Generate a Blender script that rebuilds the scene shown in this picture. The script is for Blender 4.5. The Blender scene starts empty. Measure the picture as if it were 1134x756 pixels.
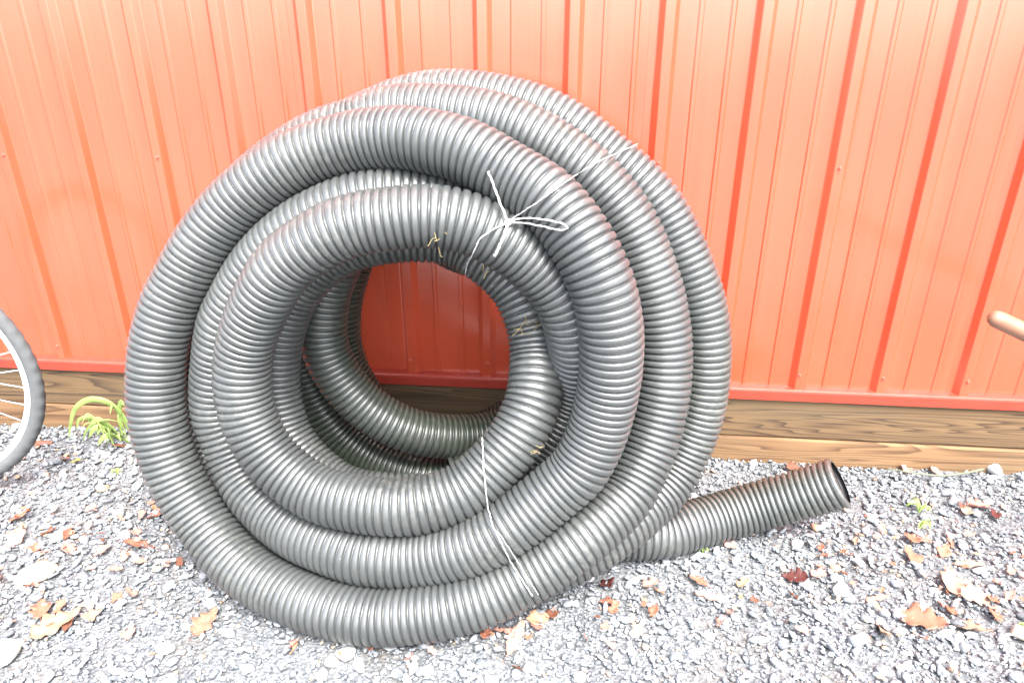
import bpy, bmesh, math, random
import numpy as np
from mathutils import Vector, Matrix, noise

S = bpy.context.scene
COL = S.collection
R = math.radians

# ------------------------------------------------------------------ camera
cd = bpy.data.cameras.new('camera'); cam = bpy.data.objects.new('camera', cd); COL.objects.link(cam)
S.camera = cam
cd.sensor_width = 36.0; cd.lens = 24.0; cd.clip_start = 0.02; cd.clip_end = 2000
yaw, pitch = -0.0922, 0.40567
f = Vector((math.sin(yaw)*math.cos(pitch), math.cos(yaw)*math.cos(pitch), -math.sin(pitch)))
r_ = Vector((math.cos(yaw), -math.sin(yaw), 0)); u_ = r_.cross(f)
m = Matrix((r_, u_, -f)).transposed().to_4x4()
m.translation = Vector((1.6176, -1.8434, 1.1521))
cam.matrix_world = m
S.render.resolution_x = 1024; S.render.resolution_y = 682

# ------------------------------------------------------------------ sky, sun, exposure
SUN_EL, SUN_AZ = 58.0, 153.0            # azimuth clockwise from +Y: behind the camera, a little to the right
w = bpy.data.worlds.new('World'); S.world = w; w.use_nodes = True
nt = w.node_tree; nt.nodes.clear()
sky = nt.nodes.new('ShaderNodeTexSky'); sky.sky_type = 'NISHITA'; sky.sun_disc = False
sky.sun_elevation = R(SUN_EL); sky.sun_rotation = R(SUN_AZ)
sky.air_density = 1.0; sky.dust_density = 3.5; sky.ozone_density = 1.0
hs = nt.nodes.new('ShaderNodeHueSaturation'); hs.inputs['Saturation'].default_value = 0.48
bg = nt.nodes.new('ShaderNodeBackground'); bg.inputs['Strength'].default_value = 0.15
wo = nt.nodes.new('ShaderNodeOutputWorld')
nt.links.new(sky.outputs[0], hs.inputs['Color']); nt.links.new(hs.outputs[0], bg.inputs['Color'])
nt.links.new(bg.outputs[0], wo.inputs[0])

sl = bpy.data.lights.new('sun', 'SUN'); so = bpy.data.objects.new('sun', sl); COL.objects.link(so)
sl.energy = 1.5; sl.angle = R(26); sl.color = (1.0, 0.96, 0.90)
el, az = R(SUN_EL), R(SUN_AZ)
sd = Vector((math.sin(az)*math.cos(el), math.cos(az)*math.cos(el), math.sin(el)))
so.rotation_euler = sd.to_track_quat('Z', 'Y').to_euler(); so.location = (2, -4, 6)

S.view_settings.view_transform = 'Standard'; S.view_settings.look = 'None'
S.view_settings.gamma = 1.0; S.view_settings.exposure = 2.75
S.view_settings.use_curve_mapping = False

# ------------------------------------------------------------------ helpers
def tag(o, label=None, cat=None, group=None, kind=None):
    if label: o['label'] = label
    if cat: o['category'] = cat
    if group: o['group'] = group
    if kind: o['kind'] = kind
    return o

def empty(name, loc=(0, 0, 0)):
    o = bpy.data.objects.new(name, None); COL.objects.link(o); o.location = loc
    o.empty_display_size = 0.05
    return o

def mesh(name, V, F, mat=None, smooth=False):
    me = bpy.data.meshes.new(name)
    me.from_pydata([tuple(v) for v in V], [], F)
    me.update()
    if smooth: me.polygons.foreach_set('use_smooth', [True]*len(me.polygons))
    if mat: me.materials.append(mat)
    return me

def link(name, me, parent=None, loc=None):
    o = bpy.data.objects.new(name, me); COL.objects.link(o)
    if parent: o.parent = parent
    if loc is not None: o.location = loc
    return o

def bulk(name, V, F4, mat, smooth=False, k=3):
    """fast mesh from numpy arrays: V (n,3), F (m,k)"""
    me = bpy.data.meshes.new(name)
    me.vertices.add(len(V)); me.vertices.foreach_set('co', np.asarray(V, np.float32).ravel())
    n = len(F4); me.loops.add(n*k); me.loops.foreach_set('vertex_index', np.asarray(F4, np.int32).ravel())
    me.polygons.add(n); me.polygons.foreach_set('loop_start', np.arange(0, n*k, k, dtype=np.int32))
    me.polygons.foreach_set('loop_total', np.full(n, k, np.int32))
    if smooth: me.polygons.foreach_set('use_smooth', np.ones(n, bool))
    me.materials.append(mat); me.update(calc_edges=True); me.validate()
    return me

def frames(P):
    P = np.asarray(P, float); n = len(P)
    T = np.gradient(P, axis=0); T /= np.linalg.norm(T, axis=1)[:, None]
    N = np.zeros_like(P); a = np.array([0, 0, 1.0])
    if abs(T[0] @ a) > .9: a = np.array([1.0, 0, 0])
    v = a - T[0]*(T[0] @ a); N[0] = v/np.linalg.norm(v)
    for i in range(1, n):
        v = N[i-1] - T[i]*(N[i-1] @ T[i]); N[i] = v/np.linalg.norm(v)
    return T, N, np.cross(T, N)

def tube_arrays(P, rad, seg=10, flat=1.0):
    P = np.asarray(P, float); T, N, B = frames(P)
    rad = np.broadcast_to(np.asarray(rad, float), (len(P),))
    th = np.linspace(0, 2*np.pi, seg, endpoint=False)
    V = P[:, None] + rad[:, None, None]*(np.cos(th)[None, :, None]*N[:, None]*flat + np.sin(th)[None, :, None]*B[:, None])
    n = len(P); i = np.arange(n-1)[:, None]*seg; j = np.arange(seg)[None]; k = (j+1) % seg
    F = np.stack([i+j, i+k, i+seg+k, i+seg+j], -1).reshape(-1, 4)
    return V.reshape(-1, 3), F

def tube(name, P, rad, mat, parent=None, seg=8, caps=True, flat=1.0):
    V, F = tube_arrays(P, rad, seg, flat)
    F = [tuple(int(x) for x in q) for q in F]
    if caps:
        n = len(P); F.append(tuple(reversed(range(seg)))); F.append(tuple(range((n-1)*seg, n*seg)))
    return link(name, mesh(name, V, F, mat, True), parent)

def smooth_path(P, n=6):
    """Catmull-Rom through the points"""
    P = [np.array(p, float) for p in P]; P = [2*P[0]-P[1]] + P + [2*P[-1]-P[-2]]
    out = []
    for i in range(1, len(P)-2):
        for t in np.linspace(0, 1, n, endpoint=False):
            a, b, c, d = P[i-1:i+3]
            out.append(.5*((2*b)+(c-a)*t+(2*a-5*b+4*c-d)*t*t+(3*b-a-3*c+d)*t**3))
    out.append(P[-2]); return np.array(out)

# ------------------------------------------------------------------ materials
class NT:
    def __init__(s, name, rough=.6, spec=.5):
        s.m = bpy.data.materials.new(name); s.m.use_nodes = True
        s.t = s.m.node_tree; s.b = s.t.nodes['Principled BSDF']
        s.b.inputs['Roughness'].default_value = rough
        s.b.inputs['Specular IOR Level'].default_value = spec
    def n(s, kind, **kw):
        x = s.t.nodes.new('ShaderNode'+kind)
        for k, v in kw.items():
            if k in x.inputs: x.inputs[k].default_value = v
            else: setattr(x, k, v)
        return x
    def l(s, a, b): s.t.links.new(a, b)
    def ramp(s, fac, stops):
        x = s.t.nodes.new('ShaderNodeValToRGB'); e = x.color_ramp.elements
        while len(e) < len(stops): e.new(.5)
        for q, (p, c) in zip(e, stops): q.position = p; q.color = (*c, 1)
        s.l(fac, x.inputs[0]); return x.outputs[0]
    def coord(s, which='Object', scale=(1, 1, 1)):
        c = s.n('TexCoord'); mp = s.n('Mapping'); s.l(c.outputs[which], mp.inputs[0]); mp.inputs['Scale'].default_value = scale
        return mp.outputs[0]
    def noise(s, vec, scale, detail=4, rough=.55, dist=0):
        x = s.n('TexNoise'); x.inputs['Scale'].default_value = scale; x.inputs['Detail'].default_value = detail
        x.inputs['Roughness'].default_value = rough; x.inputs['Distortion'].default_value = dist
        s.l(vec, x.inputs['Vector']); return x.outputs['Fac']
    def mix(s, fac, a, b, mode='MIX'):
        x = s.t.nodes.new('ShaderNodeMix'); x.data_type = 'RGBA'; x.blend_type = mode
        for inp, v in ((x.inputs[0], fac), (x.inputs[6], a), (x.inputs[7], b)):
            if hasattr(v, 'links'): s.l(v, inp)
            else: inp.default_value = v if isinstance(v, float) else (*v, 1)
        return x.outputs[2]
    def bump(s, h, strength, dist, prev=None):
        x = s.n('Bump'); x.inputs['Strength'].default_value = strength; x.inputs['Distance'].default_value = dist
        s.l(h, x.inputs['Height'])
        if prev is not None: s.l(prev, x.inputs['Normal'])
        return x.outputs[0]

def mat_siding():
    a = NT('red_painted_steel', .27, .7); a.b.inputs['IOR'].default_value = 1.72
    v = a.coord(); vs = a.coord('Object', (1, 1, .12))
    big = a.noise(v, 1.6, 3)
    base = a.ramp(big, [(.3, (.47, .064, .028)), (.7, (.51, .075, .034))])
    st = a.noise(a.coord('Object', (26, 26, .8)), 1.0, 3)
    base = a.mix(a.ramp(st, [(.45, (0, 0, 0)), (.8, (.22, .22, .22))]), base, (.52, .12, .065))
    sp = a.noise(v, 210, 2, .5)                 # specks of splashed dirt
    cl = a.noise(v, 5, 3)
    mm = a.n('Math', operation='MULTIPLY'); a.l(a.ramp(sp, [(.70, (0, 0, 0)), (.74, (1, 1, 1))]), mm.inputs[0])
    a.l(a.ramp(cl, [(.45, (0, 0, 0)), (.62, (1, 1, 1))]), mm.inputs[1])
    base = a.mix(mm.outputs[0], base, (.12, .06, .03))
    a.l(base, a.b.inputs['Base Color'])
    a.l(a.ramp(a.noise(vs, 9, 4), [(.3, (.15, .15, .15)), (.75, (.24, .24, .24))]), a.b.inputs['Roughness'])
    n1 = a.bump(a.noise(a.coord('Object', (5, 5, 1.2)), 1.0, 2), .22, .012)
    n2 = a.bump(a.noise(v, 900, 2), .05, .0006, n1)
    a.l(n2, a.b.inputs['Normal'])
    return a.m

def mat_pipe():
    a = NT('black_polyethylene', .36, .8)
    v = a.coord()
    n1 = a.noise(v, 7, 5, .6)
    base = a.ramp(n1, [(.30, (.040, .044, .044)), (.62, (.056, .061, .060)), (.85, (.082, .088, .084))])
    n2 = a.noise(v, 60, 4, .65)
    dust = a.n('Math', operation='MULTIPLY')
    a.l(a.ramp(n2, [(.46, (0, 0, 0)), (.74, (1, 1, 1))]), dust.inputs[0]); a.l(a.ramp(a.noise(v, 3.1, 3), [(.45, (0, 0, 0)), (.75, (.60, .60, .60))]), dust.inputs[1])
    base = a.mix(dust.outputs[0], base, (.24, .24, .20))
    spk = a.ramp(a.noise(v, 260, 2, .5), [(.755, (0, 0, 0)), (.79, (1, 1, 1))])
    base = a.mix(spk, base, (.42, .40, .34))
    # green algae tint on the lower rear loops, darkened to paint in their shade
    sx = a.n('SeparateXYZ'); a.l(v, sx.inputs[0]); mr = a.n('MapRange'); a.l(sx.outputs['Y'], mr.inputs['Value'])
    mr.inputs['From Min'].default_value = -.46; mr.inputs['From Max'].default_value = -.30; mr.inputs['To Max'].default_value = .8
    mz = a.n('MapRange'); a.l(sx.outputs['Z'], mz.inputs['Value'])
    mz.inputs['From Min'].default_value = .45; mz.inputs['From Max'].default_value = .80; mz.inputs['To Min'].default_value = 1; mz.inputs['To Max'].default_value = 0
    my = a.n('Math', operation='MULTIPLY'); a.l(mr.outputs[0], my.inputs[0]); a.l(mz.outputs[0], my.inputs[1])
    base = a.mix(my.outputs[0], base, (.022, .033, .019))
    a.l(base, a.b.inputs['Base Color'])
    a.l(a.ramp(a.noise(v, 22, 4), [(.3, (.34, .34, .34)), (.75, (.48, .48, .48))]), a.b.inputs['Roughness'])
    a.l(a.bump(a.noise(v, 320, 3), .10, .0012), a.b.inputs['Normal'])
    a.b.inputs['IOR'].default_value = 1.55; a.b.inputs['Specular IOR Level'].default_value = .85
    return a.m

def mat_wood(name, c0, c1, c2, seed):
    a = NT(name, .75, .25)
    tc = a.n('TexCoord'); mp = a.n('Mapping'); a.l(tc.outputs['Object'], mp.inputs[0])
    mp.inputs['Location'].default_value = (seed, seed*.3, seed*.7); mp.inputs['Scale'].default_value = (.8, 5, 15)
    w1 = a.noise(mp.outputs[0], 1.15, 2, .45, .5)
    mul = a.n('Math', operation='MULTIPLY'); a.l(w1, mul.inputs[0]); mul.inputs[1].default_value = 13.0
    fr = a.n('Math', operation='FRACT'); a.l(mul.outputs[0], fr.inputs[0])
    base = a.ramp(fr.outputs[0], [(0, c0), (.35, c0), (.75, c1), (.93, c2), (1.0, c0)])
    fine = a.noise(a.coord('Object', (3, 60, 160)), 1.0, 4, .7)
    base = a.mix(a.ramp(fine, [(.35, (0, 0, 0)), (.75, (.45, .45, .45))]), base, c2)
    blot = a.noise(a.coord('Object', (1.5, 4, 4)), 1.3, 3)
    base = a.mix(a.ramp(blot, [(.45, (0, 0, 0)), (.75, (.55, .55, .55))]), base, (.10, .085, .055))
    a.l(base, a.b.inputs['Base Color'])
    n = a.bump(fine, .25, .002); n = a.bump(fr.outputs[0], .12, .002, n)
    a.l(n, a.b.inputs['Normal']); return a.m

def mat_stone():
    a = NT('slate_gravel', .62, .4)
    g = a.n('NewGeometry')
    base = a.ramp(g.outputs['Random Per Island'], [(0, (.085, .098, .110)), (.30, (.128, .145, .163)), (.62, (.19, .21, .235)),
                  (.86, (.29, .31, .33)), (.90, (.52, .51, .49)), (.955, (.62, .58, .52)), (.975, (.38, .21, .12)), (1, (.45, .29, .17))])
    v = a.coord()
    base = a.mix(a.ramp(a.noise(v, 120, 4, .6), [(.4, (0, 0, 0)), (.8, (.5, .5, .5))]), base, (.40, .40, .40))
    a.l(base, a.b.inputs['Base Color'])
    a.l(a.bump(a.noise(v, 380, 4), .35, .0015), a.b.inputs['Normal']); return a.m

def mat_ground():
    a = NT('grit', .9, .2)
    v = a.coord()
    vo = a.n('TexVoronoi'); vo.inputs['Scale'].default_value = 130; a.l(v, vo.inputs['Vector'])
    c = a.ramp(vo.outputs['Color'], [(0, (.07, .076, .082)), (.5, (.14, .15, .161)), (.8, (.20, .208, .215)), (1, (.27, .26, .24))])
    c = a.mix(a.ramp(a.noise(v, 9, 4), [(.5, (0, 0, 0)), (.8, (.6, .6, .6))]), c, (.09, .07, .05))
    a.l(c, a.b.inputs['Base Color'])
    a.l(a.bump(vo.outputs['Distance'], .8, .006), a.b.inputs['Normal']); return a.m

def mat_plain(name, col, rough=.6, spec=.4, var=.25, scale=40, bump=.1):
    a = NT(name, rough, spec); v = a.coord()
    n = a.noise(v, scale, 4)
    lo = tuple(c*(1-var) for c in col); hi = tuple(min(1, c*(1+var)) for c in col)
    a.l(a.ramp(n, [(.3, lo), (.7, hi)]), a.b.inputs['Base Color'])
    a.l(a.bump(n, bump, .002), a.b.inputs['Normal']); return a.m

def mat_leaf():
    a = NT('dead_leaf', .55, .35)
    oi = a.n('ObjectInfo'); v = a.coord()
    n = a.noise(v, 60, 5, .6)
    dk = a.n('HueSaturation'); dk.inputs['Value'].default_value = .45; a.l(oi.outputs['Color'], dk.inputs['Color'])
    base = a.mix(a.ramp(n, [(.42, (0, 0, 0)), (.72, (.8, .8, .8))]), oi.outputs['Color'], dk.outputs[0])
    a.l(base, a.b.inputs['Base Color'])
    a.l(a.bump(n, .4, .002), a.b.inputs['Normal']); return a.m

M_SIDING = mat_siding(); M_PIPE = mat_pipe(); M_STONE = mat_stone(); M_GROUND = mat_ground(); M_LEAF = mat_leaf()
M_BOARD_UP = mat_wood('brown_treated_pine', (.15, .094, .048), (.092, .056, .031), (.046, .030, .020), 3.1)
M_BOARD_LO = mat_wood('tan_treated_pine', (.22, .130, .066), (.15, .084, .043), (.085, .048, .027), 7.7)
M_TRIM = mat_plain('red_trim_paint', (.33, .040, .024), .35, .5, .1, 12, .03)
M_SCREW = mat_plain('screw_paint', (.46, .09, .06), .3, .6, .15, 200, .05)
M_TWINE = mat_plain('white_twine', (.42, .42, .41), .8, .2, .3, 300, .6)
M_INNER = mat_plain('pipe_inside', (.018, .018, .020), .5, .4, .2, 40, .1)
M_TYRE = mat_plain('tyre_rubber', (.085, .09, .092), .7, .3, .1, 60, .05)
M_RIM = mat_plain('rim_aluminium', (.72, .73, .75), .3, .6, .05, 40, .02)
M_SPOKE = mat_plain('spoke_steel', (.70, .70, .70), .25, .6, .05, 40, .02)
M_REFL = mat_plain('white_reflector', (.78, .79, .80), .25, .6, .05, 60, .02)
M_HANDLE = mat_plain('varnished_wood', (.21, .105, .066), .38, .5, .22, 25, .1)
M_GREEN = mat_plain('weed_leaf', (.19, .27, .075), .45, .4, .25, 40, .15)
M_GREEN2 = mat_plain('weed_stem', (.34, .46, .13), .5, .4, .2, 60, .1)
M_STRAW = mat_plain('dry_straw', (.26, .20, .10), .7, .3, .3, 90, .2)
M_TWIG = mat_plain('grey_green_twig', (.13, .14, .095), .8, .3, .25, 60, .3)
M_PALE = mat_plain('pale_stone', (.42, .43, .43), .7, .3, .15, 40, .5)
M_CREAM = mat_plain('cream_stone', (.45, .39, .31), .7, .3, .15, 40, .5)
M_GREYST = mat_plain('grey_stone', (.34, .36, .34), .7, .3, .2, 50, .5)

# ------------------------------------------------------------------ ground
rng = np.random.default_rng(11)
def ground_z(x, y):
    """gentle lie of the gravel: a low bank against the wall"""
    x = np.asarray(x, float); y = np.asarray(y, float)
    return -.014*np.clip(1+y/.18, 0, 1)**1.5 + .004*np.sin(x*7+y*3)+.003*np.sin(x*17-y*11)

def make_ground():
    xs = np.r_[-600, -100, -20, -6, np.linspace(-2, 5, 141), 9, 25, 100, 600]
    ys = np.r_[-900, -200, -40, -8, np.linspace(-3, .3, 67)]
    X, Y = np.meshgrid(xs, ys); near = (X > -2.1) & (X < 5.1) & (Y > -3.1)
    Z = np.where(near, ground_z(X, Y), 0)
    V = np.stack([X, Y, Z-.002], -1).reshape(-1, 3); nx = len(xs); ny = len(ys)
    i = np.arange(ny-1)[:, None]*nx; j = np.arange(nx-1)[None]
    F = np.stack([i+j, i+j+1, i+nx+j+1, i+nx+j], -1).reshape(-1, 4)
    o = link('ground', bulk('ground', V, F, M_GROUND, True, 4)); tag(o, kind='structure')
make_ground()

# ------------------------------------------------------------------ barn wall
PITCH = .2286; FLAT = .019; ZB = .238; ZT = 3.0
wall = empty('barn_wall', (1.6, .02, 0))
tag(wall, 'red ribbed metal siding of a barn wall on timber skirting boards behind the coiled pipe', 'wall')
WL = Vector((1.6, .02, 0))
def child(name, me, loc=(0, 0, 0), parent=None):
    o = link(name, me, parent or wall)
    o.location = Vector(loc) - (WL if parent is None else Vector((0, 0, 0))); return o

def rib_profile():
    """x, depth (0 = flat of the sheet, 1 = crest) over one rib pitch centred on the major rib"""
    p = [(-PITCH/2, 0)]
    def minor(c): return [(c-.0085, 0), (c-.0045, .0028), (c+.0045, .0028), (c+.0085, 0)]
    p += minor(-PITCH/2+.0381)[0:0]
    pr = []
    pr += [(-.0265, 0), (-.024, .0015), (-.0125, .0178), (-.0105, .019), (.0105, .019), (.0125, .0178), (.024, .0015), (.0265, 0)]
    return pr
def sheet(n_ribs):
    pts = [(-.045, 0.0)]
    for k in range(n_ribs):
        c = k*PITCH
        pts += [(c+x, d) for x, d in rib_profile()]
        for q in (1, 2):
            mcx = c+q*PITCH/3
            pts += [(mcx-.0075, 0), (mcx-.0040, .0026), (mcx+.0040, .0026), (mcx+.0075, 0)]
    pts = [p for p in pts if p[0] < n_ribs*PITCH-.044] + [(n_ribs*PITCH-.044, 0.0)]
    # second (inner) skin gives the sheet its real thickness
    t = .0007; n = len(pts); V = []
    zs = [ZB, ZB+.35, ZB+.8, ZB+1.4, ZT]
    for z in zs: V += [(x, -d, z) for x, d in pts]
    o = len(V)
    for z in zs: V += [(x, -d+t, z) for x, d in pts]
    F = []
    for a in range(len(zs)-1):
        for i in range(n-1):
            p = a*n+i; F.append((p, p+1, p+n+1, p+n)); F.append((o+p+n, o+p+n+1, o+p+1, o+p))
    for i in range(n-1): F.append((o+i, o+i+1, i+1, i))
    q = (len(zs)-1)*n
    for a in range(len(zs)-1):
        F.append((a*n, a*n+n, o+a*n+n, o+a*n)); F.append((o+a*n+n-1, o+a*n+2*n-1, a*n+2*n-1, a*n+n-1))
    return mesh('wall_panel', V, F, M_SIDING)
panel_me = sheet(4)
for k in range(-3, 7):
    child('wall_panel', panel_me, ((k*4)*PITCH, FLAT+(.0011 if k % 2 else 0), 0))

def screw_mesh():
    bm = bmesh.new()
    bmesh.ops.create_cone(bm, cap_ends=True, segments=12, radius1=.0052, radius2=.0048, depth=.0012)
    r = bmesh.ops.create_cone(bm, cap_ends=True, segments=6, radius1=.0034, radius2=.0028, depth=.0035)
    bmesh.ops.translate(bm, verts=r['verts'], vec=(0, 0, .0028))
    bmesh.ops.rotate(bm, verts=bm.verts, cent=(0, 0, 0), matrix=Matrix.Rotation(R(90), 3, 'X'))
    me = bpy.data.meshes.new('screw'); bm.to_mesh(me); bm.free(); me.materials.append(M_SCREW); return me
SCR = screw_mesh()
for i in range(-4, 18):
    child('screw', SCR, (i*PITCH-.001+.004*math.sin(i*2.3), -.0006, .284))
    if i % 2 == 0: child('screw', SCR, (i*PITCH+.001, -.0006, .874+.004*math.sin(i*1.7)))

def prism_x(name, prof, x0, x1, mat, nseg=1):
    """profile (y,z) extruded along x"""
    n = len(prof); V = []
    for s in range(nseg+1):
        x = x0+(x1-x0)*s/nseg
        V += [(x, y, z) for y, z in prof]
    F = [tuple(range(n)), tuple(reversed(range(nseg*n, nseg*n+n)))]
    for s in range(nseg):
        for i in range(n):
            j = (i+1) % n; F.append((s*n+i, s*n+n+i, s*n+n+j, s*n+j))
    return mesh(name, V, F, mat)
# drip trim: sloping ledge, turned-down face, small hem
child('base_trim', prism_x('base_trim', [(.0195, .2405), (-.0035, .2375), (-.0085, .2345), (-.0095, .230), (-.0095, .2040), (-.0065, .2020), (-.0065, .2305), (.0195, .2365)], -3, 7, M_TRIM))
def board(name, z0, z1, yf, mat, ch=.005):
    prof = [(yf+.038, z0), (yf+.038, z1), (yf+ch, z1), (yf+ch*.3, z1-ch*.3), (yf, z1-ch), (yf, z0+ch), (yf+ch*.3, z0+ch*.3), (yf+ch, z0)]
    return child(name, prism_x(name, prof, -3, 7, mat))
board('skirting_board', .0715, .2355, .0035, M_BOARD_UP)
board('skirting_board', -.09, .0695, -.0035, M_BOARD_LO)

# ------------------------------------------------------------------ gravel
def protos(kind, n):
    out = []
    for k in range(n):
        bm = bmesh.new(); bmesh.ops.create_icosphere(bm, subdivisions=kind, radius=1.0)
        V = np.array([v.co[:] for v in bm.verts]); F = np.array([[v.index for v in f.verts] for f in bm.faces]); bm.free()
        V += rng.normal(0, .10, V.shape)
        for _ in range(7):                                  # cleave flat faces
            nrm = rng.normal(size=3); nrm /= np.linalg.norm(nrm); dd = rng.uniform(.35, .75)
            d = V@nrm; V = V - np.clip(d-dd, 0, None)[:, None]*nrm
        out.append((V, F))
    return out
def scatter(name, n, kind, smin, smax, x0, x1, y0, y1, zlo, zhi, power=2.2, keep=None):
    pr = protos(kind, 14)
    X = rng.uniform(x0, x1, n); Y = rng.uniform(y0, y1, n)
    if keep is not None:
        k = keep(X, Y); X, Y = X[k], Y[k]; n = len(X)
    s = smin+(smax-smin)*rng.random(n)**power
    ax = np.stack([np.ones(n), rng.uniform(.5, .95, n), rng.uniform(.22, .6, n)], 1)*s[:, None]
    a = rng.uniform(0, 2*np.pi, n); tx = rng.normal(0, .35, n); ty = rng.normal(0, .35, n)
    ca, sa, cx, sx, cy, sy = np.cos(a), np.sin(a), np.cos(tx), np.sin(tx), np.cos(ty), np.sin(ty)
    which = rng.integers(0, len(pr), n); Z = ground_z(X, Y)+rng.uniform(zlo, zhi, n)+.2*s
    VV, FF, off = [], [], 0
    for p, (V, F) in enumerate(pr):
        id_ = np.where(which == p)[0]; m_ = len(id_)
        if not m_: continue
        P = V[None]*ax[id_][:, None]
        y = P[..., 1]*cx[id_, None]-P[..., 2]*sx[id_, None]; z = P[..., 1]*sx[id_, None]+P[..., 2]*cx[id_, None]
        x = P[..., 0]*cy[id_, None]+z*sy[id_, None]; z = -P[..., 0]*sy[id_, None]+z*cy[id_, None]
        Xw = x*ca[id_, None]-y*sa[id_, None]+X[id_, None]; Yw = x*sa[id_, None]+y*ca[id_, None]+Y[id_, None]
        VV.append(np.stack([Xw, Yw, z+Z[id_, None]], -1).reshape(-1, 3))
        FF.append((F[None]+(np.arange(m_)*len(V))[:, None, None]+off).reshape(-1, 3)); off += m_*len(V)
    o = link(name, bulk(name, np.vstack(VV), np.vstack(FF), M_STONE)); return o
g1 = scatter('gravel', 72000, 1, .0036, .0105, -1.0, 4.2, -1.45, .002, -.002, .006)
tag(g1, 'loose blue-grey slate gravel chips covering the ground', 'gravel', kind='stuff')
g2 = scatter('gravel', 8000, 2, .0090, .0205, -1.0, 4.2, -1.45, -.008, .000, .007, 2.6)
tag(g2, 'larger flat slate chips lying among the finer gravel', 'gravel', kind='stuff')

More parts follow.
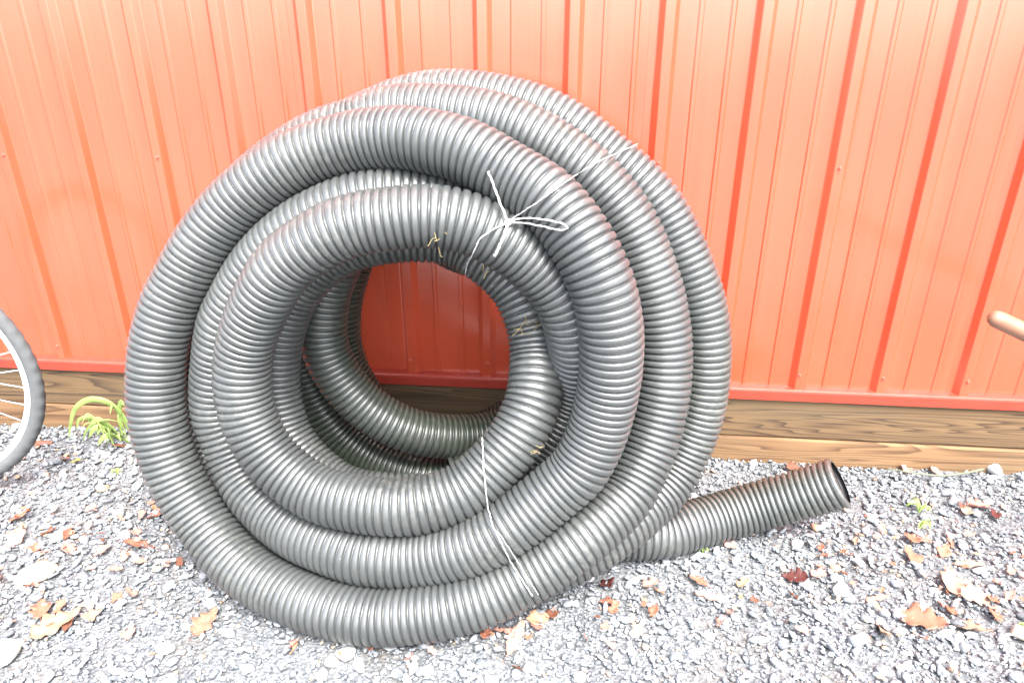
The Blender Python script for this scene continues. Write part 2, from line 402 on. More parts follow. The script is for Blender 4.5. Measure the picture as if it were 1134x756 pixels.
# ------------------------------------------------------------------ the coiled pipe
CL = (
    '2284,-388,185 2244,-379,157 2202,-372,131 2158,-367,108 2112,-366,88 2065,-372,72 2017,-384,61 1967,-404,55 1918,-427,53 1871,-449,50 1825,-461,54 1779,-468,53 1733,-477,53 1689,-488,53 1646,-498,53 1605,-509,52 1565,-518,52 1527,-527,52 1488,-537,52 1451,-548,52 1414,-558,52 1377,-564,52 1339,-567,52 1302,-568,52 1264,-569,52 1226,-568,52 1188,-563,52 1150,-553,52 1110,-541,52 1068,-526,52 1024,-507,52 976,-488,52 926,-470,52 874,-456,53 825,-443,54 778,-425,63 735,-405,79 697,-382,101 662,-358,129 632,-336,160 606,-315,196 584,-296,235 567,-280,277 555,-267,321 548,-255,367 547,-245,414 552,-237,462 562,-230,510 577,-223,556 598,-218,602 623,-213,645 652,-208,685 685,-203,723 721,-198,757 760,-194,789 801,-189,819 843,-185,848 886,-181,877 930,-178,905 974,-175,932 1019,-175,957 1063,-177,978 1108,-181,997 1154,-186,1015 1201,-193,1032 1249,-199,1044 1298,-207,1050 1347,-214,1051 1397,-222,1047 1446,-230,1040 1494,-238,1030 1541,-247,1016 1586,-255,995 1628,-264,970 1669,-272,941 1708,-281,912 1747,-290,882 1783,-299,848 1814,-308,810 1840,-317,768 1863,-326,725 1884,-334,680 1903,-341,634 1918,-348,587 1928,-355,538 1933,-360,488 1935,-366,438 1933,-373,388 1926,-381,340 1914,-393,293 1898,-409,251 1877,-431,214 1849,-458,186 1815,-490,166 1780,-524,152 1744,-554,139 1708,-578,124 1672,-597,109 1634,-612,93 1597,-624,78 1559,-635,65 1521,-644,57 1483,-654,54 1444,-662,54 1404,-670,54 1365,-675,54 1325,-679,54 1286,-681,54 1245,-680,54 1203,-677,54 1160,-670,54 1115,-659,54 1069,-644,54 1022,-628,56 976,-610,63 931,-591,74 889,-572,91 850,-553,112 812,-533,136 778,-513,163 746,-493,194 718,-474,227 694,-457,264 674,-440,304 658,-425,346 648,-412,390 643,-400,436 643,-389,482 649,-380,529 660,-371,575 677,-364,621 699,-357,664 725,-350,706 755,-345,745 788,-340,782 824,-335,817 862,-330,850 902,-326,882 945,-322,912 989,-318,939 1035,-315,963 1082,-313,981 1130,-314,993 1176,-315,1010 1225,-319,1021 1275,-323,1024 1325,-330,1023 1374,-337,1020 1423,-345,1014 1470,-353,1002 1516,-362,985 1561,-370,963 1603,-379,938 1644,-387,910 1680,-395,876 1713,-403,839 1741,-411,799 1764,-419,755 1784,-427,709 1801,-435,663 1814,-443,615 1823,-452,567 1827,-463,519 1827,-477,471 1822,-493,423 1813,-512,378 1799,-534,336 1780,-560,298 1757,-590,264 1726,-619,239 1692,-647,218 1656,-672,198 1620,-691,176 1583,-708,154 1544,-724,135 1505,-740,118 1465,-756,103 1424,-768,92 1380,-778,82 1334,-784,74 1288,-788,67 1243,-789,61 1199,-787,60 1155,-781,60 1109,-772,61 1061,-759,62 1013,-742,66 963,-725,74 916,-707,87 874,-688,107 837,-668,133 803,-649,163 772,-633,198 745,-619,237 725,-606,281 711,-594,327 703,-583,375 701,-573,424 705,-563,473 713,-554,522 725,-545,569 742,-537,613 762,-528,656 788,-519,697 815,-511,738 845,-505,778 877,-498,815 913,-492,850 952,-488,881 995,-483,910 1039,-478,935 1086,-473,955 1135,-471,969 1187,-473,981 1241,-481,988 1294,-494,990 1344,-508,985 1392,-520,976 1437,-532,960 1479,-544,939 1523,-559,918 1564,-578,896 1598,-596,866 1627,-613,831 1652,-626,792 1672,-634,750 1686,-637,703 1695,-637,653 1698,-634,601 1697,-629,546 1691,-628,493 1681,-630,442 1665,-637,394 1642,-647,351 1608,-658,317 1571,-672,287 1535,-687,259 1497,-702,234 1455,-713,210 1411,-719,190 1368,-720,175 1325,-721,164 1281,-723,159 1235,-723,158 1190,-719,157 1146,-709,159 1099,-694,161 1050,-676,164 1001,-652,171 954,-627,186 911,-603,207 877,-580,236 851,-559,274 832,-544,318 817,-533,366 815,-526,413 822,-521,460 834,-518,508 849,-519,557 868,-519,605 895,-518,647 924,-516,689 955,-515,728 990,-514,763 1029,-512,795 1071,-510,822 1116,-508,844 1161,-504,862 1208,-498,874 1256,-492,879 1305,-485,878 1354,-478,873 1403,-472,863 1449,-464,848 1492,-458,828 1532,-453,803 1568,-450,771 1600,-447,733 1627,-442,691 1648,-431,644 1664,-413,593 1676,-389,538 1685,-359,480 1689,-325,420 1684,-292,358 1670,-262,297 1651,-239,239 1627,-222,186 1599,-213,142 1567,-212,106 1531,-217,80 1492,-225,64 1450,-233,56 1406,-241,54 1361,-249,53 1316,-262,54 127'
    '0,-273,50 1221,-271,54 1172,-262,59 1122,-252,68 1075,-242,83 1030,-234,106 991,-227,135 957,-221,172 930,-216,213 908,-211,258 892,-208,305 880,-206,355 874,-205,406 876,-203,456 887,-201,504 904,-200,550 926,-199,593 953,-199,633 984,-198,671 1018,-196,705 1057,-194,736 1098,-193,761 1142,-193,778 1187,-200,785 1232,-216,777 1275,-245,757 1321,-281,733 1376,-305,718 1425,-304,706 1464,-283,687 1499,-256,660 1529,-234,620 1553,-219,570 1569,-208,514 1577,-200,456 1578,-196,397 1570,-194,340 1552,-193,287 1525,-196,242 1489,-207,208 1445,-223,189 1397,-242,183 1347,-265,187 1300,-289,199 1253,-310,215 1208,-325,234 1164,-333,258 1122,-336,287 1085,-336,320 1053,-334,359 1028,-331,402 1011,-328,448 1005,-323,496 1009,-318,544 1019,-313,593 1036,-310,642 1060,-308,688 1092,-308,732 1130,-311,771 1175,-317,805 1224,-321,832 1274,-318,848 1322,-301,847 1364,-266,821 1398,-222,771 1434,-178,720 1470,-142,677 1500,-115,633 1524,-97,587 1541,-86,537 1552,-80,486 1557,-78,435 1558,-78,384 1554,-78,335 1544,-78,288 1528,-78,244 1505,-82,205 1475,-87,171 1440,-93,142 1400,-99,119 1357,-104,102 1311,-107,90 1264,-110,83 1217,-112,83 1170,-112,89 1124,-111,104 1082,-108,128 1047,-104,160 1019,-100,200 996,-99,243 978,-101,290 967,-103,338 963,-105,388 966,-106,437 973,-106,485 984,-104,532 999,-100,577 1015,-94,619 1035,-87,657 1059,-83,692 1089,-79,721 1124,-78,744 1166,-78,762 1214,-82,777 1269,-93,792 1332,-114,810 1401,-151,825 1468,-214,821 1513,-278,792 1545,-325,752 1560,-345,699 1567,-347,641 1571,-340,583 1574,-331,525 1574,-322,467 1572,-316,408 1568,-312,348 1562,-309,287 1552,-307,225 1538,-312,165 1519,-334,113 1487,-377,84 1440,-425,85 1385,-459,107 1330,-482,132 1279,-502,149 1230,-518,159 1181,-528,166 1134,-531,172 1087,-528,184 1043,-518,205 1003,-506,233 969,-494,268 944,-481,308 929,-466,354 921,-454,402 922,-445,450 929,-438,498 941,-433,546 959,-429,593 983,-426,638 1015,-425,678 1054,-425,713 1097,-426,742 1145,-428,764 1194,-428,776 1243,-423,782 1289,-416,782 1335,-410,778 1380,-411,766 1422,-417,741 1463,-427,712 1498,-440,678 1523,-454,636 1540,-468,589 1548,-490,545 1549,-523,504 1544,-554,464 1529,-581,425 1506,-604,387 1476,-625,354 1443,-646,324 1406,-666,301 1362,-682,286 1315,-694,277 1265,-699,273 1217,-697,272 1169,-692,274 1120,-685,278 1073,-674,291 1030,-663,314 992,-652,346 963,-641,385 944,-631,430 935,-622,479 937,-615,529 948,-610,579 967,-610,626 992,-613,671 1021,-618,714 1052,-622,755 1089,-623,788 1131,-623,815 1173,-620,837 1218,-615,851 1266,-610,858 1314,-604,863 1363,-597,862 1411,-590,852 1457,-582,832 1499,-574,805 1536,-567,774 1569,-562,740 1597,-559,701 1615,-553,656 1626,-541,607 1633,-520,552 1635,-493,492 1628,-474,437 1614,-464,385 1595,-455,340 1568,-443,300 1534,-429,262 1493,-408,227 1448,-380,191 1404,-355,150 1364,-348,115 1323,-363,109'
)
CLP = np.array([[int(c) for c in q.split(',')] for q in ''.join(CL).split()], float)/1000.0

def resample(P, ds):
    d = np.r_[0, np.cumsum(np.linalg.norm(np.diff(P, axis=0), axis=1))]
    T = np.gradient(P, d, axis=0); n = len(P)
    s = np.arange(0, d[-1], ds); k = np.clip(np.searchsorted(d, s, side='right')-1, 0, n-2)
    h = (d[k+1]-d[k])[:, None]; t = (s-d[k])[:, None]/h
    return (2*t**3-3*t**2+1)*P[k]+(t**3-2*t**2+t)*h*T[k]+(-2*t**3+3*t**2)*P[k+1]+(t**3-t**2)*h*T[k+1], s

RIDGE = .0160; RO = .0608; RV = .0520; SUB = 12; SEG = 44
def make_pipe():
    P, s = resample(CLP, RIDGE/SUB)
    ph = (s/RIDGE) % 1.0
    prof = 1-np.abs(2*ph-1)**4.0
    rad = RV+(RO-RV)*prof
    T, N, B = frames(P)
    th = np.linspace(0, 2*np.pi, SEG, endpoint=False)
    # slightly out of round where it is bent and stacked
    oval = 1+.028*np.sin(2*th[None]+s[:, None]*1.3)
    V = P[:, None]+(rad[:, None]*oval)[:, :, None]*(np.cos(th)[None, :, None]*N[:, None]+np.sin(th)[None, :, None]*B[:, None])
    n = len(P); i = np.arange(n-1)[:, None]*SEG; j = np.arange(SEG)[None]; k = (j+1) % SEG
    F = np.stack([i+j, i+k, i+SEG+k, i+SEG+j], -1).reshape(-1, 4)
    root = empty('corrugated_pipe', (1.25, -.68, .0))
    tag(root, 'big coil of black corrugated drainage pipe leaning on the red wall, one end open', 'pipe')
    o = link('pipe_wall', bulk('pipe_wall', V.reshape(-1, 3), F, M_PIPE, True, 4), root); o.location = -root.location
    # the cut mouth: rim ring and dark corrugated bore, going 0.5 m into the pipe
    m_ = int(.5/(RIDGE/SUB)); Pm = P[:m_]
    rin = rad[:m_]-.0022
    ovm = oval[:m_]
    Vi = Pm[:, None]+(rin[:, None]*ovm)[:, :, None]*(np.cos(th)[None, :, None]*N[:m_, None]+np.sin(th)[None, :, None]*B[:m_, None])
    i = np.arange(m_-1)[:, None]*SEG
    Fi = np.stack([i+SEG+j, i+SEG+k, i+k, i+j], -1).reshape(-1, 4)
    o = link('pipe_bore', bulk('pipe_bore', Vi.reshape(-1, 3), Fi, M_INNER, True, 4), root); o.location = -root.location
    q = np.concatenate([V[0]-T[0]*.0005, Vi[0]-T[0]*.0005]); jj = np.arange(SEG); kk = (jj+1) % SEG
    Fr = np.stack([jj, SEG+jj, SEG+kk, kk], -1)
    o = link('cut_rim', bulk('cut_rim', q, Fr, M_PIPE, False, 4), root); o.location = -root.location
    return root
make_pipe()

# ------------------------------------------------------------------ twine ties
def strand(name, pts, rad, parent, n=6, flat=.7, jit=.0004, mat=None):
    P = smooth_path(pts, n); P = P+rng.normal(0, jit, P.shape)
    P = P+np.array([0, -.0045, .0030]); rr = .78*rad*(1+.18*np.sin(np.arange(len(P))*1.9))
    o = tube(name, P, rr, mat or M_TWINE, parent, 7, True, flat); o.location = -Vector(parent.location); return o
K = Vector((1.498, -.624, .861))
t1 = empty('twine_tie', K)
tag(t1, 'white twine knotted in a bow over the upper right of the inner pipe loop', 'twine')
strand('loose_end', [(1.498, -.626, .861), (1.485, -.618, .888), (1.472, -.608, .918), (1.460, -.604, .946)], .0031, t1)
strand('bow_loop', [(1.498, -.626, .861), (1.525, -.618, .866), (1.562, -.642, .870), (1.596, -.666, .869), (1.606, -.669, .862), (1.592, -.663, .857), (1.562, -.641, .857), (1.526, -.616, .857), (1.500, -.626, .860)], .0030, t1)
strand('wrapping_strand', [[1.502, -0.617, 0.862], [1.511, -0.606, 0.866], [1.521, -0.622, 0.876], [1.531, -0.632, 0.885], [1.541, -0.638, 0.892], [1.55, -0.641, 0.899], [1.559, -0.642, 0.906], [1.567, -0.641, 0.912], [1.576, -0.639, 0.918], [1.584, -0.635, 0.923], [1.592, -0.629, 0.928], [1.6, -0.619, 0.932], [1.609, -0.605, 0.936], [1.618, -0.448, 0.916], [1.628, -0.449, 0.923], [1.637, -0.449, 0.93], [1.647, -0.446, 0.936], [1.66, -0.441, 0.941], [1.672, -0.433, 0.946], [1.685, -0.418, 0.949], [1.702, -0.338, 0.944], [1.715, -0.333, 0.95], [1.731, -0.324, 0.955], [1.747, -0.302, 0.959]], .0021, t1, n=3)
strand('hanging_end', [(1.497, -.622, .858), (1.470, -.640, .848), (1.449, -.648, .833), (1.436, -.640, .806), (1.416, -.585, .768), (1.404, -.545, .735)], .0024, t1)
strand('hanging_end', [(1.498, -.626, .860), (1.492, -.640, .838), (1.482, -.646, .816), (1.475, -.644, .800)], .0036, t1)
kb = bmesh.new(); bmesh.ops.create_icosphere(kb, subdivisions=2, radius=.0085)
for v in kb.verts: v.co = v.co*(1+.25*noise.noise(v.co*260)); v.co.z *= .8
km = bpy.data.meshes.new('knot'); kb.to_mesh(km); kb.free(); km.materials.append(M_TWINE)
for p_ in km.polygons: p_.use_smooth = True
link('knot', km, t1)
t2 = empty('twine_tie', (1.48, -.744, .281))
tag(t2, 'thin white twine strand running down across the bottom loops of the coiled pipe', 'twine')
strand('twine_strand', [[1.443, -0.63, 0.41], [1.446, -0.648, 0.405], [1.449, -0.661, 0.398], [1.451, -0.673, 0.39], [1.453, -0.682, 0.381], [1.454, -0.691, 0.371], [1.457, -0.698, 0.359], [1.459, -0.704, 0.346], [1.46, -0.707, 0.331], [1.462, -0.708, 0.314], [1.462, -0.702, 0.292], [1.468, -0.719, 0.288], [1.473, -0.734, 0.284], [1.478, -0.746, 0.277], [1.485, -0.754, 0.27], [1.492, -0.761, 0.261], [1.498, -0.765, 0.25], [1.504, -0.766, 0.237], [1.51, -0.764, 0.22], [1.515, -0.75, 0.193], [1.523, -0.759, 0.187], [1.531, -0.768, 0.181], [1.539, -0.776, 0.174], [1.547, -0.781, 0.165], [1.555, -0.785, 0.154], [1.562, -0.786, 0.141]], .0017, t2, n=3, jit=.0004)
strand('twine_strand', [[1.478, -0.746, 0.277], [1.488, -0.754, 0.271], [1.497, -0.759, 0.263], [1.505, -0.763, 0.253], [1.514, -0.764, 0.237], [1.523, -0.757, 0.213], [1.532, -0.752, 0.192], [1.542, -0.765, 0.185], [1.552, -0.774, 0.175], [1.563, -0.78, 0.161], [1.573, -0.781, 0.142]], .0012, t2, n=3, jit=.0004)

def straw(name, label, centre, n, size, group=None):
    rt = empty(name, centre); tag(rt, label, 'straw', group)
    VV, FF, off = [], [], 0
    rs = random.Random(int(centre[0]*1000))
    for _ in range(n):
        p = Vector((rs.gauss(0, size*.4), rs.gauss(0, .003), rs.gauss(0, size*.5)))
        d = Vector((rs.gauss(0, 1), rs.gauss(0, .25), rs.gauss(0, 1.2))).normalized(); pts = []
        for s_ in range(6):
            pts.append(tuple(p)); d = (d+Vector((rs.gauss(0, .45), rs.gauss(0, .12), rs.gauss(0, .45)))).normalized(); p = p+d*size*.22
        V, F = tube_arrays(np.array(pts), .0007, 4); VV.append(V); FF.append(F+off); off += len(V)
    o = link('strands', bulk('strands', np.vstack(VV), np.vstack(FF), M_STRAW, True, 4), rt)
straw('dry_straw', 'wisp of dry straw caught on the right inside of the pipe loop', (1.522, -.528, .618), 9, .026)
straw('dry_straw', 'bits of dry straw stuck under the top of the front inner loop', (1.37, -.655, .836), 5, .020)
straw('dry_straw', 'small tuft of straw lodged low between the inner and outer loops on the right', (1.556, -.65, .405), 6, .016)
straw('dry_straw', 'pale dry stalks hanging below the twine knot on the inner loop', (1.458, -.60, .778), 4, .018)

# ------------------------------------------------------------------ bicycle wheel
def ring(R0, r0, seg=72, sub=12, sq=(1, 1)):
    V, F = [], []
    for i in range(seg):
        a = 2*math.pi*i/seg
        for j in range(sub):
            b = 2*math.pi*j/sub; rr = R0+r0*math.cos(b)*sq[0]
            V.append((rr*math.cos(a), r0*math.sin(b)*sq[1], rr*math.sin(a)))
    for i in range(seg):
        for j in range(sub):
            k = (i+1) % seg; l = (j+1) % sub
            F.append((i*sub+j, i*sub+l, k*sub+l, k*sub+j))
    return V, F
def tyre_mesh(R0, r0):
    seg, sub = 240, 14; V, F = ring(R0, r0, seg, sub)
    V = [Vector(v) for v in V]
    for i in range(seg):                                    # block tread on the outer third
        for j in range(sub):
            b = 2*math.pi*j/sub
            if math.cos(b) > .35 and (i//2+ (1 if math.sin(b) > 0 else 0)) % 2:
                v = V[i*sub+j]; d = Vector((v.x, 0, v.z)).normalized(); V[i*sub+j] = v+d*.0022
    return mesh('tyre', V, F, M_TYRE, True)
bw = empty('bicycle_wheel', (-.12, -.40, .362)); bw.rotation_euler = (0, 0, R(10))
tag(bw, 'spoked bicycle wheel with grey tyre cut by the left edge of the photo', 'wheel')
RW = .350
link('tyre', tyre_mesh(RW-.0168, .0168), bw)
V, F = ring(RW-.039, .0085, 96, 8, (1.15, 1.0)); link('rim', mesh('rim', V, F, M_RIM, True), bw)
hub = tube('hub', [(0, -.035, 0), (0, -.030, 0), (0, -.022, 0), (0, .022, 0), (0, .030, 0), (0, .035, 0)], [.006, .022, .013, .013, .022, .006], M_RIM, bw, 16)
for k in range(36):
    a = 2*math.pi*k/36+.04; s_ = 1 if k % 2 else -1; a2 = a+(.9 if (k//2) % 2 else -.9)
    tube('spoke', [(.02*math.cos(a2), s_*.028, .02*math.sin(a2)), ((RW-.046)*math.cos(a), 0, (RW-.046)*math.sin(a))], .0013, M_SPOKE, bw, 6)
bm = bmesh.new(); bmesh.ops.create_cube(bm, size=1); bmesh.ops.scale(bm, vec=(.034, .010, .062), verts=bm.verts)
bmesh.ops.bevel(bm, geom=bm.edges[:], offset=.003, segments=2, affect='EDGES')
me = bpy.data.meshes.new('reflector'); bm.to_mesh(me); bm.free(); me.materials.append(M_REFL)
ro = link('reflector', me, bw); ro.location = (.232, -.012, .098); ro.rotation_euler = (0, R(-25), 0)

# ------------------------------------------------------------------ wooden handle at the right edge
p0 = Vector((2.424, -.531, .677)); p1 = p0+Vector((1.15, -.03, -.50)).normalized()*1.45
hd = empty('wooden_handle', p0); tag(hd, 'rounded end of a brown wooden handle poking in from the right edge', 'handle')
L_ = p1-p0
pr_ = [(0, .004), (.002, .0095), (.006, .0135), (.013, .0162), (.022, .0172), (.10, .0172), (.4, .0182), (1.40, .0190), (1.45, .0185)]
tube('shaft', [tuple(L_.normalized()*a) for a, _ in pr_], [b for _, b in pr_], M_HANDLE, hd, 20)

# ------------------------------------------------------------------ plants
def blade(pts, w0, mat, name, parent, fold=.35):
    """arching leaf blade: cross-section folded along the midrib, given thickness"""
    P = smooth_path(pts, 5); n = len(P); T = np.gradient(P, axis=0); V, F = [], []
    for i in range(n):
        t = i/(n-1); w_ = w0*max(.06, math.sin(math.pi*min(1, .12+.88*t))**.7*(1 if t > .3 else .55+1.5*t))
        tt = Vector(T[i]).normalized(); sd_ = tt.cross(Vector((0, -1, .2))).normalized(); up = sd_.cross(tt)
        c = Vector(P[i])
        V += [c-sd_*w_+up*w_*fold, c, c+sd_*w_+up*w_*fold, c-sd_*w_+up*(w_*fold-.0006), c-up*.0008, c+sd_*w_+up*(w_*fold-.0006)]
    for i in range(n-1):
        a = i*6; b = a+6
        F += [(a, a+1, b+1, b), (a+1, a+2, b+2, b+1), (b+3, b+4, a+4, a+3), (b+4, b+5, a+5, a+4), (a, b, b+3, a+3), (a+2, a+5, b+5, b+2)]
    return link(name, mesh(name, V, F, mat, True), parent)
wd = empty('weed_plant', (.16, -.09, .01))
tag(wd, 'bright green weed with arching leaves growing at the wall foot left of the coil', 'plant')
for pts, w_, mt, nm in [
    ([(.085, -.02, .0), (.078, -.02, .03), (.07, -.03, .055)], .002, M_GREEN2, 'stem'),
    ([(.09, 0, 0), (.075, .0, .08), (.045, -.01, .135), (-.005, -.02, .150), (-.05, -.03, .125), (-.075, -.04, .075), (-.09, -.05, .02)], .013, M_GREEN, 'leaf'),
    ([(.085, 0, 0), (.07, .0, .07), (.055, -.01, .125), (.045, -.02, .10)], .007, M_GREEN, 'leaf'),
    ([(.05, 0, 0), (.06, .0, .08), (.085, -.01, .14), (.10, -.02, .13)], .011, M_GREEN, 'leaf'),
    ([(.02, 0, 0), (.0, -.01, .05), (-.02, -.02, .085), (-.055, -.03, .08), (-.06, -.04, .05)], .010, M_GREEN, 'leaf'),
    ([(.03, 0, 0), (.02, -.02, .045), (.0, -.04, .06), (-.02, -.05, .03)], .016, M_GREEN, 'leaf'),
    ([(.05, 0, 0), (.03, -.02, .06), (.005, -.03, .085), (-.015, -.04, .06)], .015, M_GREEN, 'leaf'),
    ([(.06, -.01, 0), (.045, -.03, .03), (.03, -.05, .035), (.01, -.06, .01)], .013, M_GREEN, 'leaf'),
    ([(-.06, -.03, 0), (-.045, -.035, .03), (-.01, -.04, .07), (.03, -.03, .085), (.07, -.02, .075)], .005, M_GREEN, 'leaf'),
    ([(.08, -.02, 0), (.075, -.03, .03), (.08, -.05, .05), (.09, -.06, .03)], .011, M_GREEN, 'leaf'),
]: blade(pts, w_*.72, mt, nm, wd)
for k in range(9):
    rs_ = random.Random(k+40); bx, by = rs_.uniform(-.02, .10), rs_.uniform(-.05, .01); dx = rs_.uniform(-.07, .05); hh = rs_.uniform(.05, .12)
    blade([(bx, by, 0), (bx+dx*.2, by-.005, hh*.7), (bx+dx*.6, by-.012, hh), (bx+dx, by-.02, hh*.75)], rs_.uniform(.0016, .0036), M_GREEN2 if k % 2 else M_GREEN, 'leaf', wd)
def tuft(x, y, n, h, label, name='grass_tuft'):
    rt = empty(name, (x, y, float(ground_z(x, y))+.004)); tag(rt, label, 'plant')
    rs = random.Random(int(x*997))
    for k in range(n):
        a = rs.uniform(0, 6.28); l_ = h*rs.uniform(.5, 1)
        dx, dy = math.cos(a)*l_*.8, math.sin(a)*l_*.5
        blade([(0, 0, -.004), (dx*.3, dy*.3, l_*.5), (dx*.75, dy*.75, l_*.6), (dx, dy, l_*.35)], rs.uniform(.0014, .0032), M_GREEN if k % 2 else M_GREEN2, 'blade', rt)
tuft(2.573, -.235, 12, .050, 'pale green grass tuft in the gravel right of the open pipe end')
tuft(2.545, -.305, 10, .040, 'low spreading grass tuft just in front of the taller one by the pipe end')
tuft(2.615, -.642, 7, .035, 'small green sprig at the right edge near the pale round stone')
tuft(1.965, -.455, 4, .035, 'few green blades under the pipe where its tail leaves the coil')
tuft(.315, -.275, 8, .030, 'tiny green seedlings on the gravel just left of the coil')

# ------------------------------------------------------------------ twig, stones
tw = tube('twig', smooth_path([(2.560, -.050, .016), (2.62, -.068, .018), (2.70, -.075, .017), (2.78, -.052, .016), (2.840, -.030, .018)], 6), np.linspace(.0016, .0034, 25), M_TWIG, None, 8)
tag(tw, 'curved grey-green twig lying on gravel near the timber at far right', 'twig')
def stone(x, y, s, mat, label, seed, squash=.6):
    bm = bmesh.new(); bmesh.ops.create_icosphere(bm, subdivisions=3, radius=1)
    for v in bm.verts:
        d = noise.noise(v.co*.9+Vector((seed, 0, 0)))*.35+noise.noise(v.co*2.6+Vector((0, seed, 0)))*.09
        v.co = v.co*(1+d)
    for q in range(4):
        rs = random.Random(seed*7+q); nrm = Vector((rs.gauss(0, 1), rs.gauss(0, 1), rs.gauss(0, 1))).normalized(); dd = rs.uniform(.65, .85)
        for v in bm.verts:
            e = v.co.dot(nrm)-dd
            if e > 0: v.co -= nrm*e*.85
    for v in bm.verts: v.co = Vector((v.co.x*s, v.co.y*s*.8, v.co.z*s*squash))
    me = bpy.data.meshes.new('stone'); bm.to_mesh(me); bm.free(); me.materials.append(mat)
    for p_ in me.polygons: p_.use_smooth = True
    o = link('stone', me); o.location = (x, y, float(ground_z(x, y))+s*squash*.55+.003); o.rotation_euler = (0, 0, seed); tag(o, label, 'stone')
stone(2.252, -.572, .024, M_GREYST, 'rounded grey-green pebble on the gravel in front of the pipe tail', 1, .8)
stone(2.888, -.006, .024, M_PALE, 'white stone at the foot of the timber beside the twig end', 2, .8)
stone(2.605, -.664, .034, M_CREAM, 'flat cream stone at the right edge near the bottom corner', 3, .45)
stone(.385, -.69, .045, M_CREAM, 'large flat cream stone among brown leaves on the left gravel', 4, .35)
stone(.485, -.905, .032, M_CREAM, 'cream stone in the bottom left corner of the gravel', 5, .5)
stone(.80, -.86, .020, M_PALE, 'small pale stone on the gravel below the left of the coil', 6, .5)
stone(1.18, -.835, .022, M_PALE, 'white flat stone just below the bottom of the coil', 7, .4)
stone(.335, -.55, .022, M_PALE, 'white chip of stone on the gravel between wheel and coil', 8, .5)

# ------------------------------------------------------------------ dead leaves
def leaf_mesh(kind, seed):
    rs = random.Random(seed); n = 22; out = []
    for i in range(n+1):
        t = i/n
        if kind == 'oak': w_ = .30*math.sin(math.pi*t**.8)**.8*(.62+.55*abs(math.sin(math.pi*t*3.6+.4)))
        elif kind == 'long': w_ = .17*math.sin(math.pi*t)**.6*(.9+.1*math.sin(t*30))
        else: w_ = .36*math.sin(math.pi*t)**.55*(.8+.25*math.sin(t*9+seed))
        out.append((t-.5, w_))
    V, F = [], []; cl = rs.uniform(.5, 1.3); tw_ = rs.uniform(-.6, .6)
    K_ = 5
    for x, w_ in out:
        for j in range(K_):
            s_ = (j/(K_-1)-.5)*2; jit = 1+rs.uniform(-.12, .12)*(abs(s_) > .9)
            y = s_*w_*jit
            z = cl*(.9*y*y*1.6+.25*x*x)+tw_*x*y+.03*math.sin(x*14+s_*4+seed)+abs(s_)*.02
            V.append((x, y, z))
    th = .008; o = len(V); V += [(a, b, c-th) for a, b, c in V[:o]]
    for i in range(n):
        for j in range(K_-1):
            a = i*K_+j; F.append((a, a+K_, a+K_+1, a+1)); F.append((o+a+1, o+a+K_+1, o+a+K_, o+a))
        a = i*K_; F.append((a, o+a, o+a+K_, a+K_)); b = a+K_-1; F.append((b, b+K_, o+b+K_, o+b))
    if kind != 'frag':
        b0 = len(V)                                         # leaf stalk
        for x in (-.5, -.72):
            V += [(x, -.008, .10*cl*.6), (x, .008, .10*cl*.6), (x, 0, .10*cl*.6+.014)]
        F += [(b0, b0+3, b0+4, b0+1), (b0+1, b0+4, b0+5, b0+2), (b0+2, b0+5, b0+3, b0)]
    return mesh('leaf', V, F, M_LEAF, True)
LM = {k: [leaf_mesh(k, s+3) for s in range(4)] for k in ('oak', 'long', 'frag')}
OR = (.30, .125, .080); BR = (.15, .06, .035); RB = (.085, .022, .018); PK = (.38, .19, .15); CRM = (.33, .22, .16); TN = (.36, .21, .13)
rl = random.Random(5)
def leaf(x, y, size, kind, col, rot, label, group=None, tilt=.25, lift=0):
    o = link('dead_leaf', rl.choice(LM[kind])); o.location = (x, y, float(ground_z(x, y))+.010+lift)
    size *= .86; o.scale = (size,)*3; o.rotation_euler = (rl.gauss(0, tilt), rl.gauss(0, tilt), rot); o.color = (*col, 1)
    tag(o, label, 'leaf', group)
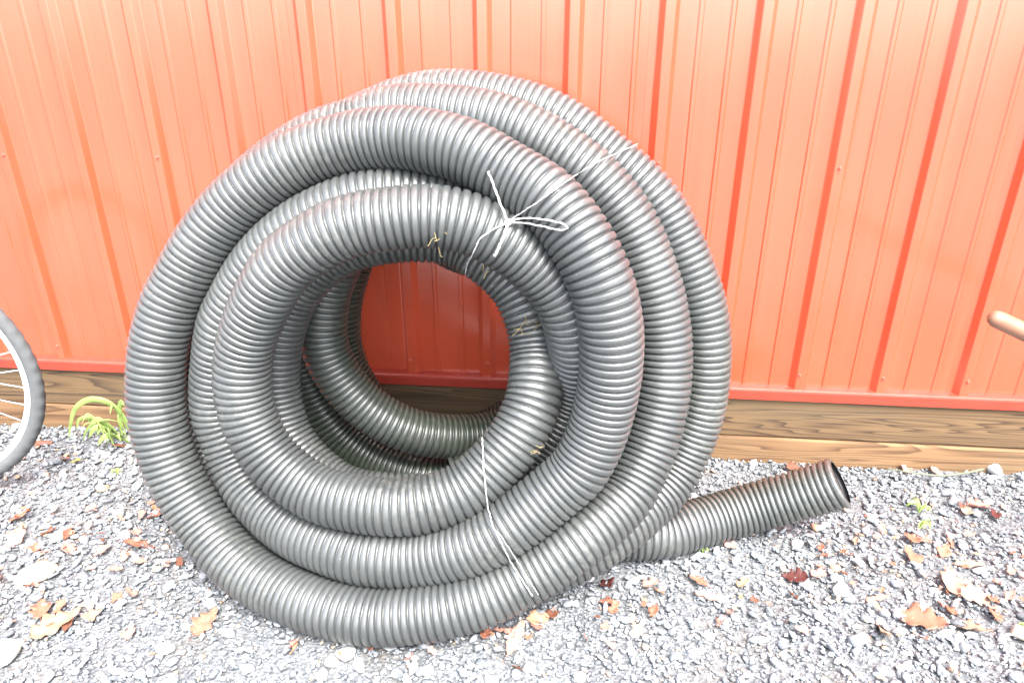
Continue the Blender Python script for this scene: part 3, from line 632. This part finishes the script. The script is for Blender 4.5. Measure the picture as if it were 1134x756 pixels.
leaves = [
    (.179, -.496, .10, 'long', OR, .3, 'long orange leaf flat on the gravel at the left edge, below the wheel'),
    (.237, -.574, .07, 'frag', PK, 1.2, 'pinkish curled leaf at the left edge in front of the long orange one'),
    (.30, -.54, .055, 'frag', OR, .2, 'orange scrap of leaf on the left gravel between the two pinkish pieces'),
    (.565, -.571, .085, 'oak', OR, .2, 'orange-brown oak leaf on the gravel close to the left side of the coil'),
    (.544, -.460, .055, 'frag', OR, .6, 'small orange leaf touching the left side of the coil'),
    (.49, -.60, .05, 'frag', PK, .9, 'pink-brown leaf scrap left of the orange-brown oak leaf'),
    (.40, -.60, .060, 'oak', PK, 2.4, 'faded pinkish oak leaf midway between the left edge and the coil'),
    (.539, -.826, .115, 'oak', TN, .9, 'large tan oak leaf on the gravel near the bottom left corner'),
    (.475, -.79, .075, 'oak', OR, 2.2, 'orange leaf overlapping the large tan leaf at bottom left'),
    (.60, -.80, .06, 'frag', CRM, 2.2, 'cream curled leaf right of the large tan leaf at bottom left'),
    (.850, -.785, .085, 'oak', OR, 1.3, 'crumbled orange leaf on the gravel below the left curve of the coil'),
    (.71, -.835, .05, 'frag', PK, 2.0, 'pale pink leaf scrap between the tan leaf and the crumbled orange leaf'),
    (.40, -.72, .05, 'long', PK, .3, 'narrow pinkish leaf beside the large flat cream stone'),
    (1.524, -.775, .105, 'long', PK, 1.25, 'long pinkish leaf standing off the bottom of the coil, right of centre'),
    (1.569, -.717, .06, 'frag', TN, .2, 'tan leaf piece tucked under the coil beside the long pinkish leaf'),
    (1.600, -.700, .045, 'frag', BR, .8, 'brown leaf piece tucked under the coil right of the tan piece'),
    (1.678, -.575, .075, 'oak', RB, .5, 'dark red oak leaf under the lower right of the coil'),
    (1.724, -.588, .060, 'frag', RB, 1.9, 'dark red crumpled leaf right of the dark oak leaf under the coil'),
    (1.738, -.662, .045, 'frag', OR, 1.2, 'orange leaf scrap in front of the dark red leaves'),
    (1.825, -.579, .050, 'frag', PK, .6, 'pinkish leaf scrap on the gravel below the pipe tail'),
    (1.935, -.565, .055, 'oak', OR, 2.5, 'orange leaf on the gravel directly below the pipe tail'),
    (1.965, -.614, .060, 'long', PK, .1, 'pale narrow leaf in front of the orange leaf below the pipe tail'),
    (2.165, -.532, .070, 'oak', RB, 2.7, 'dark red-brown oak leaf left of the rounded grey-green pebble'),
    (2.220, -.520, .050, 'frag', PK, .5, 'pinkish leaf behind the rounded grey-green pebble'),
    (2.299, -.055, .070, 'oak', BR, .2, 'brown leaf leaning on the timber behind the open pipe end'),
    (2.742, -.202, .085, 'oak', PK, .3, 'broad pinkish-brown leaf on the far right gravel below the twig'),
    (2.765, -.236, .045, 'frag', RB, 1.5, 'dark red leaf tip right of the broad pinkish leaf'),
    (2.70, -.225, .05, 'frag', CRM, 1.0, 'cream leaf scrap in front of the broad pinkish leaf'),
    (2.502, -.362, .075, 'oak', OR, 1.0, 'orange leaf with torn edge in front of the grass tufts'),
    (2.468, -.432, .070, 'frag', OR, 1.7, 'crumpled orange leaf just below the torn orange leaf'),
    (2.53, -.36, .05, 'frag', PK, 2.0, 'pinkish leaf scrap right of the torn orange leaf'),
    (2.562, -.397, .055, 'frag', OR, .9, 'orange curled leaf above the pale oak leaves at right'),
    (2.526, -.515, .115, 'oak', CRM, 1.3, 'pale cream oak leaf with deep lobes on the right gravel'),
    (2.560, -.552, .095, 'oak', CRM, .1, 'second pale oak leaf overlapping the deep-lobed cream one'),
    (2.471, -.600, .055, 'oak', OR, 2.0, 'small orange oak leaf just below the pale oak leaves'),
    (2.397, -.645, .120, 'oak', OR, -.5, 'long orange-brown oak leaf near the bottom right'),
    (2.300, -.687, .115, 'long', CRM, 1.2, 'long cream strip of leaf near the bottom, left of the orange-brown oak leaf'),
    (2.332, -.588, .055, 'long', PK, .1, 'curled pinkish leaf right of the rounded grey-green pebble'),
    (2.570, -.610, .060, 'oak', OR, .9, 'orange leaf cluster piece by the green sprig at right'),
    (2.500, -.655, .085, 'oak', CRM, -.6, 'cream leaf below the small orange oak leaf at right'),
    (2.59, -.56, .04, 'frag', OR, 1.9, 'orange scrap right of the second pale oak leaf'),
    (2.60, -.44, .075, 'long', CRM, -.1, 'bleached narrow leaf at the right above the pale oak leaves'),
    (2.626, -.020, .050, 'oak', PK, 1.4, 'pinkish leaf against the timber left of the twig'),
    (2.706, -.028, .050, 'frag', PK, 1.5, 'pinkish leaf standing behind the middle of the twig'),
    (2.36, -.10, .035, 'frag', PK, .2, 'small pinkish leaf behind the open mouth of the pipe'),
    (.225, -.130, .060, 'long', BR, .3, 'brown leaf under the weed beside the coil'),
    (.105, -.215, .050, 'frag', PK, 2.8, 'pinkish leaf on the gravel right of the wheel'),
    (.150, -.222, .040, 'frag', (.45, .33, .09), .3, 'yellow leaf scrap right of the pinkish one by the wheel'),
    (.80, -.45, .050, 'oak', RB, .5, 'dark red leaf in the gap between the left loops of the coil'),
    (-.03, -.14, .08, 'long', BR, .4, 'brown leaf lying behind the spokes of the wheel'),
]
for a in leaves: leaf(*a)
CR = [(OR, 'orange-brown'), (PK, 'pinkish'), (TN, 'tan'), (CRM, 'cream'), (BR, 'dark brown')]
for k in range(215):
    q = rl.random()
    if q < .34: x, y = rl.gauss(.42, .22), rl.gauss(-.62, .13)
    elif q < .68: x, y = rl.gauss(2.42, .20), rl.gauss(-.48, .16)
    elif q < .84: x = rl.uniform(1.0, 2.1); y = -.83+abs(x-1.25)*.30+rl.gauss(0, .03)
    else: x, y = rl.uniform(-.2, 2.9), -rl.uniform(.03, .9)
    if y > -.02: continue
    if 1.0 < x < 1.9 and -.76 < y < -.1 and q >= .84: continue
    c, nm = rl.choice([CR[0], CR[1], CR[1], CR[2], CR[3], CR[4]])
    leaf(x, y, rl.uniform(.012, .042), 'frag', c, rl.uniform(0, 6.28), 'small '+nm+' crumb of dead leaf scattered on the grey gravel', nm+' leaf crumbs on the gravel', .4, .003)
